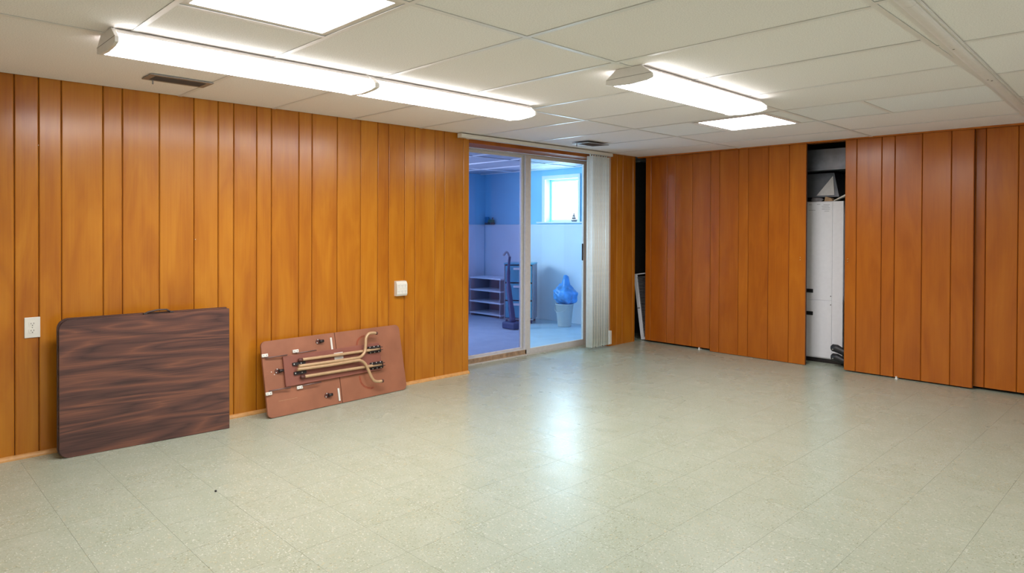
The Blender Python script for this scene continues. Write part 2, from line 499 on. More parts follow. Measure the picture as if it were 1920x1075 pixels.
# ------------------------------------------------------------------ other walls of the room (beside and behind the camera)
struct(MB().box(XR, XR + 0.1, YF - 0.1, YCB, 0, H + 0.09).build('wall_right', M['offwhite']), 'plain off white wall on the right, outside the picture', 'wall')
struct(MB().box(-TH, XR + 0.1, YF - 0.1, YF, 0, H + 0.09).build('wall_front', M['offwhite']), 'plain off white wall behind the camera', 'wall')
cl = MB()
cl.box(-0.40, XR, YCB, YCB + 0.08, 0, H + 0.09)
cl.box(-0.46, -0.38, 6.385, YCB + 0.08, 0, H + 0.09)
cl.box(-0.38, -0.30, 6.30, 6.385, 0, H + 0.09)
struct(cl.build('wall_back', M['closet']), 'dark back wall of the utility closet behind sliding doors', 'wall')

# ------------------------------------------------------------------ ceiling: plenum, tiles, tees
ce = struct(MB().box(-0.46, XR + 0.1, YF - 0.1, YCB + 0.08, H + 0.09, H + 0.14).build('ceiling', M['plenum']), 'suspended ceiling of large beige tiles in white tees', 'ceiling')
YC1 = 6.475
rows = [YF, -1.63 + 0.62, -0.39, 0.232, 0.854, 1.476, 2.092, 2.72, 3.352, 3.985, 4.625, 5.25, 5.90, YC1]
bays = [0.001, 1.25, 2.495, 3.70]
rrows = [YF, -1.46, -0.63, 0.20, 1.03, 1.855, 2.68, 3.505, 4.34, 5.163, 5.99, YC1]
rbays = [3.70, 4.95, XR]
tshare = {}
def ctile(x0, x1, y0, y1, mat='tile', g=0.0119):
    key = (round(x1 - x0, 3), round(y1 - y0, 3), mat)
    if key not in tshare:
        a, c = key[0] / 2 - g, key[1] / 2 - g
        tshare[key] = MB().box(-a, a, -c, c, 0.0, 0.015).mesh('ceiling_tile')
    mobj('ceiling_tile', tshare[key], M[mat], ce, ((x0 + x1) / 2, (y0 + y1) / 2, H + 0.0017 + random.uniform(0, 0.0010)))
def tee(axis, c, a, b):
    w = 0.012
    if axis == 'y':
        m = MB().box(-w, w, 0, b - a, -0.0015, 0.001).box(-0.002, 0.002, 0, b - a, 0.001, 0.035)
        m.build('main_tee', M['tbar'], ce, (c, a, H))
    else:
        m = MB().box(0, b - a, -w, w, -0.0013, 0.001).box(0, b - a, -0.002, 0.002, 0.001, 0.03)
        m.build('cross_tee', M['tbar'], ce, (a, c, H))
def in_bay(rw, by, special=None):
    for j in range(len(rw) - 1):
        for i in range(len(by) - 1):
            key = (round(rw[j], 3), round(by[i], 3))
            if special and key in special:
                special[key](by[i], by[i + 1], rw[j], rw[j + 1])
            else:
                ctile(by[i], by[i + 1], rw[j], rw[j + 1])
            if j > 0 and not (by[i] < 0.01 and abs(rw[j] - 0.854) < 0.01): tee('x', rw[j], by[i] + 0.012, by[i + 1] - 0.012)
def split(xm, mats, opening=None):
    def f(x0, x1, y0, y1):
        cuts = [x0] + xm + [x1]
        for i in range(len(cuts) - 1):
            if mats[i]: ctile(cuts[i], cuts[i + 1], y0, y1, mats[i])
        for c in xm: tee('y', c, y0 + 0.012, y1 - 0.012)
    return f
def nothing(x0, x1, y0, y1): pass
def double(x0, x1, y0, y1): ctile(x0, x1, 0.232, y1)
special = {
    (0.232, 0.001): nothing,
    (0.854, 0.001): double,
    (0.854, 1.25): split([1.868], ['tile', None]),
    (4.625, 1.25): split([1.755, 2.365], ['tile_pale', None, 'tile_pale']),
    (4.625, 2.495): split([3.010], ['tile_pale', 'tile_pale']),
}
in_bay(rows, bays, special)
in_bay(rrows, rbays)
for c in (1.25, 2.495, 3.70, 4.95): tee('y', c, YF, YC1)

# ------------------------------------------------------------------ recessed square light panels
def troffer(x0, x1, y0, y1, label):
    t = empty('recessed_light', ((x0 + x1) / 2, (y0 + y1) / 2, H))
    a, c = (x1 - x0) / 2 - 0.014, (y1 - y0) / 2 - 0.014
    fr = MB()
    for s in (-1, 1):
        fr.box(min(s * a, s * (a - 0.026)), max(s * a, s * (a - 0.026)), -c, c, 0.002, 0.018)
        fr.box(-a + 0.026, a - 0.026, min(s * c, s * (c - 0.026)), max(s * c, s * (c - 0.026)), 0.002, 0.018)
    fr.build('frame', M['white_metal'], t)
    MB().add([(-a + 0.025, -c + 0.025, 0.004), (-a + 0.025, c - 0.025, 0.004), (a - 0.025, c - 0.025, 0.004), (a - 0.025, -c + 0.025, 0.004)], [(0, 1, 2, 3)]).build('diffuser', M['lens'], t)
    MB().box(-a + 0.01, a - 0.01, -c + 0.01, c - 0.01, 0.019, 0.07).build('housing', M['white_metal'], t)
    tag(t, label, 'light', 'recessed square light panels')
    return t
troffer(1.868, 2.495, 0.854, 1.476, 'large square recessed light panel at the top edge above first strip light')
troffer(1.755, 2.365, 4.660, 5.285, 'small distant square recessed light panel beyond the single strip light')

# ------------------------------------------------------------------ wraparound strip lights
def wrap_light(cx, y0, y1, label):
    t = empty('strip_light', (cx, (y0 + y1) / 2, H))
    hl = (y1 - y0) / 2
    MB().prism([(-0.078, -0.001), (-0.112, -0.0265), (0.112, -0.0265), (0.078, -0.001)], 'y', -hl + 0.01, hl - 0.01).build('base_channel', M['white_metal'], t)
    prof = [(-0.1405, -0.067), (-0.10, -0.078), (-0.05, -0.082), (0, -0.0835), (0.05, -0.082), (0.10, -0.078), (0.1405, -0.067)]
    n = len(prof); yy_ = (-hl + 0.006, hl - 0.006)
    for sg in (-1, 1):
        fp = [(sg * 0.1125, -0.027), (sg * 0.139, -0.050), (sg * 0.1405, -0.067)]
        MB().add([(x, yy_[0], z) for x, z in fp] + [(x, yy_[1], z) for x, z in fp], [(0, 1, 4, 3), (1, 2, 5, 4)]).build('lens_flank', M['lens_side'], t)
    lm = MB().add([(x, yy_[0], z) for x, z in prof] + [(x, yy_[1], z) for x, z in prof], [(i, i + 1, n + i + 1, n + i) for i in range(n - 1)])
    lm.build('lens', M['lens'], t)
    cap = [(-0.080, -0.0005), (-0.143, -0.048), (-0.144, -0.071), (-0.105, -0.080), (0, -0.0865),
           (0.105, -0.080), (0.144, -0.071), (0.143, -0.048), (0.080, -0.0005)]
    for s in (-1, 1):
        e = MB().prism(cap, 'y', s * hl - 0.007, s * hl + 0.007).build('end_cap', M['white_metal'], t)
        lip = MB().box(-0.141, 0.141, s * hl + s * 0.007 - 0.001, s * hl + s * 0.007 + 0.001, -0.0475, -0.0455).build('cap_seam', M['vent_grey'], e)
    return tag(t, label, 'light', 'surface mounted strip lights')
wrap_light(1.290, 0.772, 2.012, 'near long strip light above the brown tabletop, in the row of two')
wrap_light(1.290, 2.026, 3.255, 'farther strip light joined end to end with the near one')
wrap_light(2.485, 2.850, 4.115, 'single strip light hanging apart at right of the ceiling')
wrap_light(4.60, -0.65, 0.60, 'unseen strip light added above the camera to even the lighting')  # added lamp, never in view, evens out the room light
wrap_light(4.94, 2.600, 3.850, 'unseen strip light added to brighten the right side of the room')  # another added lamp out of view, lifts the right side and ceiling

# ------------------------------------------------------------------ ceiling track on the right
ct = empty('ceiling_track', (3.795, 2.70, H - 0.0015), (0, 0, R(2.0)))
MB().box(-0.042, 0.046, -3.6, 3.72, -0.003, 0.0).build('flange', M['tbar'], ct)
def half(r, sx=1.0):
    return [(-r * sx, 0)] + [(-r * sx * math.cos(a), -r * math.sin(a)) for a in [PI * k / 12 for k in range(1, 12)]] + [(r * sx, 0)]
yy = [-3.6, -2.4, -1.2, 0.05, 1.42, 2.74, 3.72]
for k in range(len(yy) - 1):
    MB().prism([(x + 0.006, z - 0.003) for x, z in half(0.016, 1.7)], 'y', yy[k] + 0.001, yy[k + 1] - 0.001).build('cover_section', M['tbar'], ct)
    MB().prism([(0.038, -0.003), (0.038, -0.007), (0.043, -0.007), (0.043, -0.003)], 'y', yy[k], yy[k + 1]).build('edge_lip', M['tbar'], ct)
for yv in (0.82, 1.66, 1.70):
    MB().lathe([(0.0, -0.003), (0.004, -0.003), (0.005, 0)], (0.004 + (0.012 if yv > 1.68 else 0), yv, -0.0180), 10).build('screw', M['vent_grey'], ct)
tag(ct, 'white ridged track fixed along the ceiling at far right', 'track')

# ------------------------------------------------------------------ ceiling air vents
def vent(cx, cy, lx, ly, label, tilt=0.0, drop=0.0):
    t = empty('air_vent', (cx, cy, H - 0.0015 - drop), (0, tilt, 0))
    a, c = lx / 2, ly / 2
    fr = MB()
    for s in (-1, 1):
        fr.box(min(s * a, s * (a - 0.024)), max(s * a, s * (a - 0.024)), -c, c, -0.006, 0.0)
        fr.box(-a + 0.024, a - 0.024, min(s * c, s * (c - 0.030)), max(s * c, s * (c - 0.030)), -0.006, 0.0)
    fr.build('frame', M['vent_grey'], t)
    MB().box(-a + 0.02, a - 0.02, -c + 0.025, c - 0.025, -0.0010, -0.0004).build('throat', M['black'], t)
    sl = MB().add([(-0.004, -c + 0.03, -0.0058), (0.004, -c + 0.03, -0.0012), (0.004, c - 0.03, -0.0012), (-0.004, c - 0.03, -0.0058),
                   (-0.0035, -c + 0.03, -0.0063), (0.0045, -c + 0.03, -0.0017), (0.0045, c - 0.03, -0.0017), (-0.0035, c - 0.03, -0.0063)],
                  [(0, 1, 2, 3), (7, 6, 5, 4), (0, 4, 5, 1), (2, 6, 7, 3), (1, 5, 6, 2), (3, 7, 4, 0)]).mesh('louver')
    n = max(4, int((lx - 0.06) / 0.014))
    for k in range(n):
        mobj('louver', sl, M['vent_dark'], t, (-a + 0.030 + (lx - 0.060) * k / (n - 1), 0, 0))
    MB().box(-a + 0.024, a - 0.024, 0.02, c - 0.030, -0.0016, -0.0011).build('damper_plate', M['vent_grey'], t)
    MB().box(-a + 0.010, -a + 0.016, -c + 0.05, -c + 0.056, -0.028, -0.006).build('lever', M['vent_grey'], t)
    return tag(t, label, 'vent', 'ceiling air vents')
vent(0.500, 1.310, 0.165, 0.33, 'long grey air register in ceiling under the near strip light')
vent(0.440, 5.045, 0.200, 0.31, 'grey air register hanging slightly loose near the glass door blind', R(1.5), 0.010)

# ------------------------------------------------------------------ sliding glass door (door_1)
d1 = empty('door_1', (-0.27, OY0, 0))
tag(d1, 'aluminium framed sliding glass door into the blue room', 'door', None, 'structure')
def dl(m, name, mat, parent=d1): return m.build(name, mat, parent)
W1 = OY1 - OY0
fr = MB().box(-0.05, 0.034, 0.005, 0.035, 0.010, OZ - 0.002).box(-0.05, 0.034, W1 - 0.078, W1 - 0.013, 0.010, OZ - 0.002).box(-0.05, 0.034, 0.035, W1 - 0.078, OZ - 0.013, OZ - 0.002)
dl(fr, 'outer_frame', M['alu'])
dl(MB().box(-0.05, 0.030, 0.035, W1 - 0.078, 0.0, 0.014), 'track_rail', M['alu'])
dl(MB().box(-0.03, 0.028, 0.035, 0.975, 0.014, 0.058), 'wood_sill', M['sill'])
dl(MB().box(-0.03, 0.024, 0.035, 0.975, 0.058, 0.070), 'sill_rail', M['alu_white'])
def sash(name, y0, y1, xo, z0, z1, st, br, tr, gm):
    s = empty(name, (xo, y0, 0)); s.parent = d1
    w = y1 - y0
    MB().bbox(-0.014, 0.014, 0, st[0], z0, z1, 0.003).build('stile', M['alu_white'], s)
    MB().bbox(-0.014, 0.014, w - st[1], w, z0, z1, 0.003).build('stile', M['alu_white'] if name == 'x' else M['alu'], s)
    MB().bbox(-0.013, 0.013, st[0], w - st[1], z0, z0 + br, 0.003).build('bottom_rail', M['alu_white'], s)
    MB().bbox(-0.013, 0.013, st[0], w - st[1], z1 - tr, z1, 0.003).build('top_rail', M['alu'], s)
    MB().box(-0.003, 0.003, st[0] - 0.004, w - st[1] + 0.004, z0 + br - 0.004, z1 - tr + 0.004).build('pane', gm, s)
    return s
sash('fixed_sash', 0.036, 0.99, -0.022, 0.070, OZ - 0.014, (0.05, 0.06), 0.012, 0.026, M['glass_reflect_tint'])
s2 = sash('sliding_sash', 0.955, W1 - 0.079, 0.014, 0.014, OZ - 0.014, (0.076, 0.074), 0.052, 0.030, M['glass'])
MB().bbox(0.014, 0.026, 0.880, 0.895, 0.94, 1.125, 0.003).build('pull_handle', M['dark_metal'], s2)

# ------------------------------------------------------------------ vertical blind
vb = empty('vertical_blind', (0.0, 5.66, 2.07))
MB().bbox(0.030, 0.082, -1.918, 0.195, 0.002, 0.036, 0.004).build('headrail', M['cream'], vb)
MB().bbox(0.028, 0.084, -1.924, -1.916, 0.0, 0.038, 0.002).build('rail_end_cap', M['cream'], vb)
MB().bbox(0.028, 0.084, 0.193, 0.201, 0.0, 0.038, 0.002).build('rail_end_cap', M['cream'], vb)
MB().box(0.0, 0.030, -1.80, -1.77, 0.004, 0.034).build('rail_bracket', M['cream'], vb)
MB().box(0.0, 0.030, 0.10, 0.13, 0.004, 0.034).build('rail_bracket', M['cream'], vb)
pts = [(-0.0445 + 0.089 * k / 6, 0.006 * (1 - ((k - 3) / 3) ** 2)) for k in range(7)]
pts2 = pts + [(x, y + 0.0008) for x, y in pts[::-1]]
slat = MB().prism(pts2, 'z', -2.025, -0.018, True).mesh('slat')
for k in range(8):
    sl = mobj('slat', slat, M['slat'], vb, (0.066, -0.165 + 0.039 * k + random.uniform(-0.004, 0.004), 0), (0, 0, R(random.uniform(-7, 7) - 2)))
    MB().box(-0.006, 0.006, -0.002, 0.006, -0.020, 0.004).build('slat_clip', M['cream'], sl)
MB().tube([(0.06, 0.190, 0.0), (0.06, 0.190, -1.89)], 0.0022, 6).build('cord', M['white_plastic'], vb)
MB().bbox(0.045, 0.075, 0.172, 0.208, -2.032, -1.885, 0.004).build('cord_weight', M['white_plastic'], vb)
tag(vb, 'ivory vertical blind drawn into a stack beside the glass door', 'blind')

# ------------------------------------------------------------------ panelled sliding doors along the back
def sliding_door(name, edges, y, z0, label, pulls=()):
    x0, x1 = edges[0], edges[-1]
    b = MB().box(x0 + 0.001, x1 - 0.001, y + 0.010, y + 0.030, z0, H - 0.012)
    d = b.build(name, M['groove'])
    plank_wall(edges, d, z0, H - 0.012, M['door_panel'], True, y)
    for (px, pz) in pulls:
        for dz in (0.0, -0.022):
            MB().lathe([(0.0, -0.005), (0.005, -0.004), (0.0078, 0.0), (0.005, 0.004), (0, 0.005)], (0, 0, 0), 10).build('brass_stud', M['brass'], d, (px, y - 0.003, pz + dz))
    struct(d, label, 'door')
    return d
sliding_door('door_2', [0.078, 0.155, 0.366, 0.472, 0.683, 0.905], 6.480, 0.020, 'narrow orange plank sliding door next to the dark corner gap', [(0.095, 1.045)])
sliding_door('door_3', [0.922, 1.025, 1.237, 1.342, 1.552, 1.759, 1.922], 6.440, 0.004, 'orange plank sliding door left of the white furnace gap', [(1.872, 1.022)])
sliding_door('door_4', [2.272, 2.372, 2.579, 2.684, 2.893, 3.105, 3.264], 6.440, 0.012, 'wide orange plank sliding door right of the white furnace gap', [(2.302, 1.022)])
sliding_door('door_5', [3.10, 3.334, 3.546, 3.75, 3.95, 4.06, 4.26], 6.485, 0.022, 'orange plank sliding door at the right edge of the picture')
sliding_door('door_6', [4.275, 4.38, 4.59, 4.69, 4.90, 5.11, 5.30], 6.440, 0.012, 'orange plank sliding door outside the picture at right')
sliding_door('door_7', [5.28, 5.48, 5.69, 5.89, 6.10, 6.245], 6.485, 0.022, 'last orange plank sliding door outside the picture at right')
struct(MB().box(0.0, XR, 6.425, 6.530, H - 0.011, H + 0.02).build('trim_4', M['door_panel']), 'thin wood head track above the back sliding doors', 'trim')
# hardwood threshold strips seen at the foot of the doors
def guide(x, y, label):
    g = MB().box(-0.010, 0.010, -0.012, 0.030, 0.0, 0.006).box(-0.007, 0.007, -0.010, -0.004, 0.0, 0.024).build('floor_guide', M['white_plastic'], None, (x, y, 0))
    tag(g, label, 'door guide', 'sliding door floor guides')
guide(0.792, 6.462, 'white floor guide under the narrow corner sliding door')
guide(2.715, 6.424, 'white floor guide under the wide door right of the furnace')

# ------------------------------------------------------------------ utility closet: furnace, duct, clutter
fx0, fx1, fy = 1.62, 2.165, 6.700
f = empty('furnace', ((fx0 + fx1) / 2, fy, 0))
hw = (fx1 - fx0) / 2
MB().box(-hw + 0.004, hw - 0.004, 0.01, 0.58, 0.0, 0.038).build('base', M['dark_metal'], f)
MB().bbox(-hw, hw, 0.008, 0.58, 0.040, 1.562, 0.004).build('cabinet', M['furnace'], f)
MB().bbox(-hw + 0.004, hw - 0.098, 0.0, 0.012, 0.605, 1.556, 0.003).build('upper_panel', M['furnace'], f)
MB().bbox(-hw + 0.004, hw - 0.098, 0.0, 0.012, 0.050, 0.600, 0.003).build('lower_panel', M['furnace'], f)
for zz in (0.690, 0.470):
    MB().bbox(-0.07, -0.001, -0.012, 0.0, zz - 0.018, zz + 0.018, 0.003).build('latch', M['black'], f)
for zz in (0.648, 0.565):
    MB().lathe([(0, -0.003), (0.004, -0.003), (0.005, 0.0)], (0, 0, 0), 8).build('screw', M['dark_metal'], f, (hw - 0.108, -0.001, zz), (R(-90), 0, 0))
lb = MB().box(-0.055, hw - 0.105, -0.0008, 0.0, 1.42, 1.545).build('label_sheet', M['furnace'], f)
pr = MB()
random.seed(3)
for (a, b, z) in ((-0.05, -0.02, 1.533), (0.03, 0.06, 1.535), (0.09, 0.15, 1.53), (0.075, 0.14, 1.515), (0.08, 0.15, 1.50), (0.10, 0.145, 1.468), (-0.05, 0.015, 1.478), (0.075, 0.15, 1.486)):
    pr.box(a, b, -0.0014, -0.0008, z - 0.0016, z + 0.0016)
tag(pr.build('printed_text', M['ink'], lb), kind='stuff')
MB().box(hw + 0.008, hw + 0.06, 0.03, 0.50, 0.62, 1.50).build('side_filter', M['furnace'], f)
tag(f, 'tall white furnace cabinet showing between the orange sliding doors', 'furnace')

du = empty('air_duct', (1.95, 6.72, 1.86))
MB().bbox(-0.62, 0.75, -0.06, 0.50, 0.0, 0.205, 0.004).build('trunk', M['galv'], du)
MB().bbox(-0.625, 0.755, -0.066, -0.058, 0.0, 0.018, 0.002).build('seam_flange', M['galv'], du)
pl = MB().add([(-0.36, 0.06, -0.02), (0.10, 0.06, -0.02), (0.10, 0.45, -0.02), (-0.36, 0.45, -0.02),
               (-0.30, 0.0, -0.255), (0.17, 0.0, -0.255), (0.17, 0.45, -0.255), (-0.30, 0.45, -0.255)],
              [(0, 1, 2, 3), (7, 6, 5, 4), (0, 4, 5, 1), (1, 5, 6, 2), (2, 6, 7, 3), (3, 7, 4, 0)])
pl.build('plenum_box', M['galv'], du)
MB().add([(-0.04, 0.000, -0.24), (0.128, 0.000, -0.24), (0.098, 0.048, -0.05), (-0.04, -0.006, -0.24), (0.128, -0.006, -0.24), (0.098, 0.040, -0.05)],
         [(0, 1, 2), (5, 4, 3), (0, 3, 4, 1), (1, 4, 5, 2), (2, 5, 3, 0)]).build('plenum_glint', M['alu_white'], du)  # pale triangle imitates a reflection on the plenum metal
tag(du, 'dull galvanised air duct above the white furnace', 'duct')

def lump(name, c, s, mat, label, cat, seed):
    random.seed(seed)
    bm = bmesh.new(); bmesh.ops.create_icosphere(bm, subdivisions=3, radius=1)
    ph = [random.uniform(0, 6) for _ in range(6)]
    for v in bm.verts:
        k = 1 + 0.16 * math.sin(4 * v.co.x + ph[0]) * math.sin(5 * v.co.y + ph[1]) + 0.12 * math.sin(7 * v.co.z + ph[2] + 3 * v.co.x)
        v.co = Vector((v.co.x * s[0] * k, v.co.y * s[1] * k, max(v.co.z * k, -0.75) * s[2]))
    me = bpy.data.meshes.new(name); bm.to_mesh(me); bm.free()
    for p in me.polygons: p.use_smooth = True
    o = mobj(name, me, mat, None, c)
    tag(o, label, cat)
    return o
lump('crumpled_rag', (1.905, 6.735, 1.562 + 0.019), (0.055, 0.03, 0.026), M['rag'], 'grey crumpled rag on top of the furnace at left', 'rag', 1)
tag(MB().add([(0, 0, 0), (0.085, 0, 0), (0.09, 0.05, 0), (0, 0.05, 0), (0.01, 0, 0.045), (0.06, 0, 0.03), (0.07, 0.05, 0.03), (0.01, 0.05, 0.05)],
             [(0, 3, 2, 1), (4, 5, 6, 7), (0, 1, 5, 4), (1, 2, 6, 5), (2, 3, 7, 6), (3, 0, 4, 7)]).build('wood_scrap', M['cardboard'], None, (1.985, 6.712, 1.563)),
    'brown scrap block lying on top of the furnace', 'scrap')
tag(MB().add([(0, 0, 0), (0.13, 0.0, 0.055), (0.13, 0.06, 0.055), (0, 0.06, 0), (0, 0, 0.006), (0.13, 0, 0.075), (0.13, 0.06, 0.075), (0, 0.06, 0.006)],
             [(0, 3, 2, 1), (4, 5, 6, 7), (0, 1, 5, 4), (1, 2, 6, 5), (2, 3, 7, 6), (3, 0, 4, 7)]).build('folded_manual', M['cream'], None, (2.075, 6.704, 1.563)),
    'curled cream paper manual on right of the furnace top', 'paper')

# two black stubby poles lying beside the furnace foot
def black_pole(z, x, y, label):
    o = empty('black_pole', (x, y, 0))
    pts = [(0.0, 0, z), (0.012, 0, z), (0.05, 0.0, z - 0.004), (0.11, 0.0, z - 0.028), (0.30, 0.02, z - 0.035)]
    MB().tube(pts, [0.020, 0.034, 0.038, 0.033, 0.026], 8).build('shaft', M['black'], o)
    MB().lathe([(0.0, -0.006), (0.004, -0.006), (0.006, 0.0), (0.006, 0.006)], (0, 0, 0), 10).build('stud', M['rivet'], o, (0.028, -0.037, z - 0.008), (R(90), 0, 0))
    tag(o, label, 'pole', 'black poles by the furnace')
black_pole(0.178, 2.112, 6.575, 'upper of two black stubby poles at the furnace foot')
black_pole(0.092, 2.112, 6.580, 'lower of two black stubby poles at the furnace foot')

# white framed grille leaning in the dark gap
gr = empty('vent_grille', (-0.012, 6.545, 0.003), (0, R(-8.5), 0))
gw, gh = 0.34, 0.765
gf = MB().bbox(0, 0.045, -0.010, 0.010, 0, gh, 0.003).build('frame_bar', M['furnace'], gr)
MB().bbox(gw - 0.045, gw, -0.010, 0.010, 0, gh, 0.003).build('frame_bar', M['furnace'], gr)
MB().bbox(0.045, gw - 0.045, -0.010, 0.010, gh - 0.012, gh, 0.003).build('frame_bar', M['furnace'], gr)
MB().bbox(0.045, gw - 0.045, -0.010, 0.010, 0, 0.03, 0.003).build('frame_bar', M['furnace'], gr)
sl = MB().box(0.045, gw - 0.045, -0.006, 0.004, -0.002, 0.002).mesh('louver')
for k in range(40):
    mobj('louver', sl, M['rag'], gr, (0, 0, 0.04 + 0.0175 * k), (R(25), 0, 0))
MB().bbox(0.006, 0.040, -0.013, -0.010, 0.36, 0.372, 0.001).build('joint_clip', M['vent_grey'], gr)
tag(gr, 'white framed louvred grille leaning in the dark corner gap', 'grille')

# ------------------------------------------------------------------ wall sockets
so = empty('wall_outlet', (0.0, 0.7065, 0.7205))
MB().bbox(0.0, 0.006, -0.0365, 0.0365, -0.057, 0.057, 0.0025).build('cover_plate', M['cream'], so)
for s in (-1, 1):
    sk = MB().prism(rrect(-0.0165, 0.0165, s * 0.0195 - 0.014, s * 0.0195 + 0.014, 0.008), 'x', 0.005, 0.0075).build('socket', M['cream'], so)
    for dy in (-0.0065, 0.0065):
        MB().box(0.0074, 0.0079, dy - 0.0011, dy + 0.0011, s * 0.0195 - 0.001, s * 0.0195 + 0.007).build('slot', M['dark_metal'], sk)
    MB().box(0.0074, 0.0079, -0.0022, 0.0022, s * 0.0195 - 0.0095, s * 0.0195 - 0.005).build('slot', M['dark_metal'], sk)
MB().lathe([(0, 0.0015), (0.002, 0.0012), (0.003, 0)], (0, 0, 0), 8).build('screw', M['vent_grey'], so, (0.006, 0, 0), (0, R(90), 0))
tag(so, 'cream duplex wall outlet beside the dark brown tabletop', 'outlet')

tp = empty('outlet_tap', (0.0, 3.158, 0.798))
body = [(0.0, -0.060), (0.030, -0.060), (0.038, -0.045), (0.038, 0.034), (0.026, 0.056), (0.0, 0.060)]
MB().prism(body, 'y', -0.050, 0.050).build('body', M['cream'], tp)
for zz in (-0.026, 0.020):
    for yk in (-0.032, 0.0, 0.032):
        sk = MB().box(0.0375, 0.0388, yk - 0.012, yk + 0.012, zz - 0.017, zz + 0.017).build('socket', M['white_plastic'], tp)
        for dy in (-0.005, 0.005):
            MB().box(0.0387, 0.0394, yk + dy - 0.0011, yk + dy + 0.0011, zz, zz + 0.008).build('slot', M['vent_grey'], sk)
        MB().box(0.0387, 0.0394, yk - 0.002, yk + 0.002, zz - 0.011, zz - 0.006).build('slot', M['vent_grey'], sk)
tag(tp, 'cream six way plug adapter on the wall near the glass door', 'outlet')

# nails left in the panelling
for (y, z, lab) in ((1.572, 1.203, 'small nail in the planks above the brown tabletop'), (0.735, 1.735, 'small nail high in the planks at far left')):
    n = MB().tube([(0, 0, 0), (0.012, 0, 0.003)], 0.0016, 6).build('wall_nail', M['rivet'], None, (0.0, y, z))
    tag(n, lab, 'nail')

# ------------------------------------------------------------------ folded brown table standing on its edge
tb = empty('folded_table', (0.171, 0.801, 0.0), (0, R(-0.34), R(-3.1)))
def board(parent, name, x0, x1, y0, y1, z0, z1, rad, mat, edge):
    b = MB().prism(rrect(y0, y1, z0, z1, rad, 8), 'x', x0, x1 - 0.001).build(name, edge, parent)
    return b
fl_leaf = board(tb, 'front_leaf', -0.020, 0.0, 0, 0.908, 0.001, 0.766, (0.050, 0.004, 0.004, 0.055), None, M['edge_dark'])
MB().prism(rrect(0.0015, 0.9065, 0.0025, 0.7645, (0.049, 0.003, 0.003, 0.054), 8), 'x', -0.001, 0.0).build('laminate_face', M['rosewood'], fl_leaf)
bk = board(tb, 'back_leaf', -0.046, -0.024, -0.006, 0.900, 0.001, 0.773, (0.050, 0.004, 0.004, 0.055), None, M['edge_dark'])
MB().prism(rrect(-0.004, 0.898, 0.003, 0.771, (0.049, 0.003, 0.003, 0.054), 8), 'x', -0.0245, -0.0235).build('laminate_face', M['rosewood'], bk)
for yk in (0.06, 0.80):
    MB().box(-0.0235, -0.0205, yk, yk + 0.05, 0.10, 0.62).build('folded_leg_rail', M['dark_metal'], tb)
hd = MB().tube([(-0.012, 0.425, 0.768), (-0.012, 0.445, 0.778), (-0.012, 0.50, 0.787), (-0.012, 0.545, 0.785), (-0.012, 0.572, 0.768)], 0.0055, 8).build('carry_handle', M['edge_dark'], tb)
for yk in (0.418, 0.560):
    MB().bbox(-0.020, -0.004, yk, yk + 0.022, 0.764, 0.774, 0.002).build('handle_mount', M['dark_metal'], hd)
for zk in (0.10, 0.42):
    MB().box(-0.040, -0.004, 0.899, 0.9075, zk, zk + 0.07).build('hinge', M['dark_metal'], tb)
tag(tb, 'folded dark rosewood laminate table standing on edge against the planks', 'table')

# ------------------------------------------------------------------ small folding table leaning, underside out
ta = empty('leaning_table', (0.200, 1.973, 0.004), (0, R(-12.3), R(3.5)))
bdL = MB().prism(rrect(0, 0.5735, 0, 0.515, (0.035, 0.0, 0.0, 0.035), 8), 'x', -0.016, 0.0).build('leaf', M['under'], ta)
bdR = MB().prism(rrect(0.5785, 1.172, 0, 0.515, (0.0, 0.04, 0.04, 0.0), 8), 'x', -0.016, 0.0).build('leaf', M['under'], ta)
MB().box(-0.0155, -0.005, 0.5735, 0.5785, 0.004, 0.511).build('centre_joint', M['edge_dark'], ta)
MB().bbox(0.0, 0.018, 0.141, 0.948, 0.187, 0.395, 0.002).build('support_board', M['under_dark'], ta)
for (a, b, z) in ((0.018, 0.172, 0.402), (0.243, 0.397, 0.405), (0.018, 0.170, 0.180), (0.262, 0.405, 0.177)):
    MB().tube([(0.024 if 0.14 < a else 0.012, a, z), (0.024, b, z)], 0.0042, 8).build('latch_rod', M['rod'], ta)
for (s, t, off) in ((0.016, 0.420, 0.0), (0.245, 0.420, 0.0), (0.017, 0.164, 0.0), (0.247, 0.167, 0.0)):
    c = MB().bbox(0.0, 0.014, s - 0.022, s + 0.022, t - 0.011, t + 0.011, 0.003)
    c = c.build('clip', M['white_plastic'], ta)
    for q in (-0.010, 0.010):
        MB().lathe([(0, 0.0016), (0.003, 0.001), (0.0035, 0)], (0, 0, 0), 8).build('rivet', M['vent_grey'], c, (0.014, s + q, t), (0, R(90), 0))
for (s, t) in ((0.435, 0.465), (0.100, 0.302), (0.457, 0.075)):
    pbp = MB().prism([(s + 0.022 * math.cos(a), t + 0.018 * math.sin(a)) for a in [2 * PI * k / 16 for k in range(16)]], 'x', 0.0, 0.005).build('foot_socket', M['tan_tip'], ta)
    MB().tube([(0.016, s + 0.002, t), (0.016, s + 0.034, t)], 0.0105, 10).build('socket_stub', M['dark_metal'], pbp)
    for (ds, dt) in ((-0.013, -0.009), (-0.004, 0.014)):
        MB().lathe([(0, 0.003), (0.0035, 0.002), (0.004, 0)], (0, 0, 0), 8).build('rivet', M['rivet'], pbp, (0.005, s + ds, t + dt), (0, R(90), 0))
for (s, t) in ((0.055, 0.303), (0.075, 0.283)):
    MB().lathe([(0, 0.002), (0.003, 0.001), (0.0035, 0)], (0, 0, 0), 8).build('rivet', M['rivet'], ta, (0.0, s, t), (0, R(90), 0))
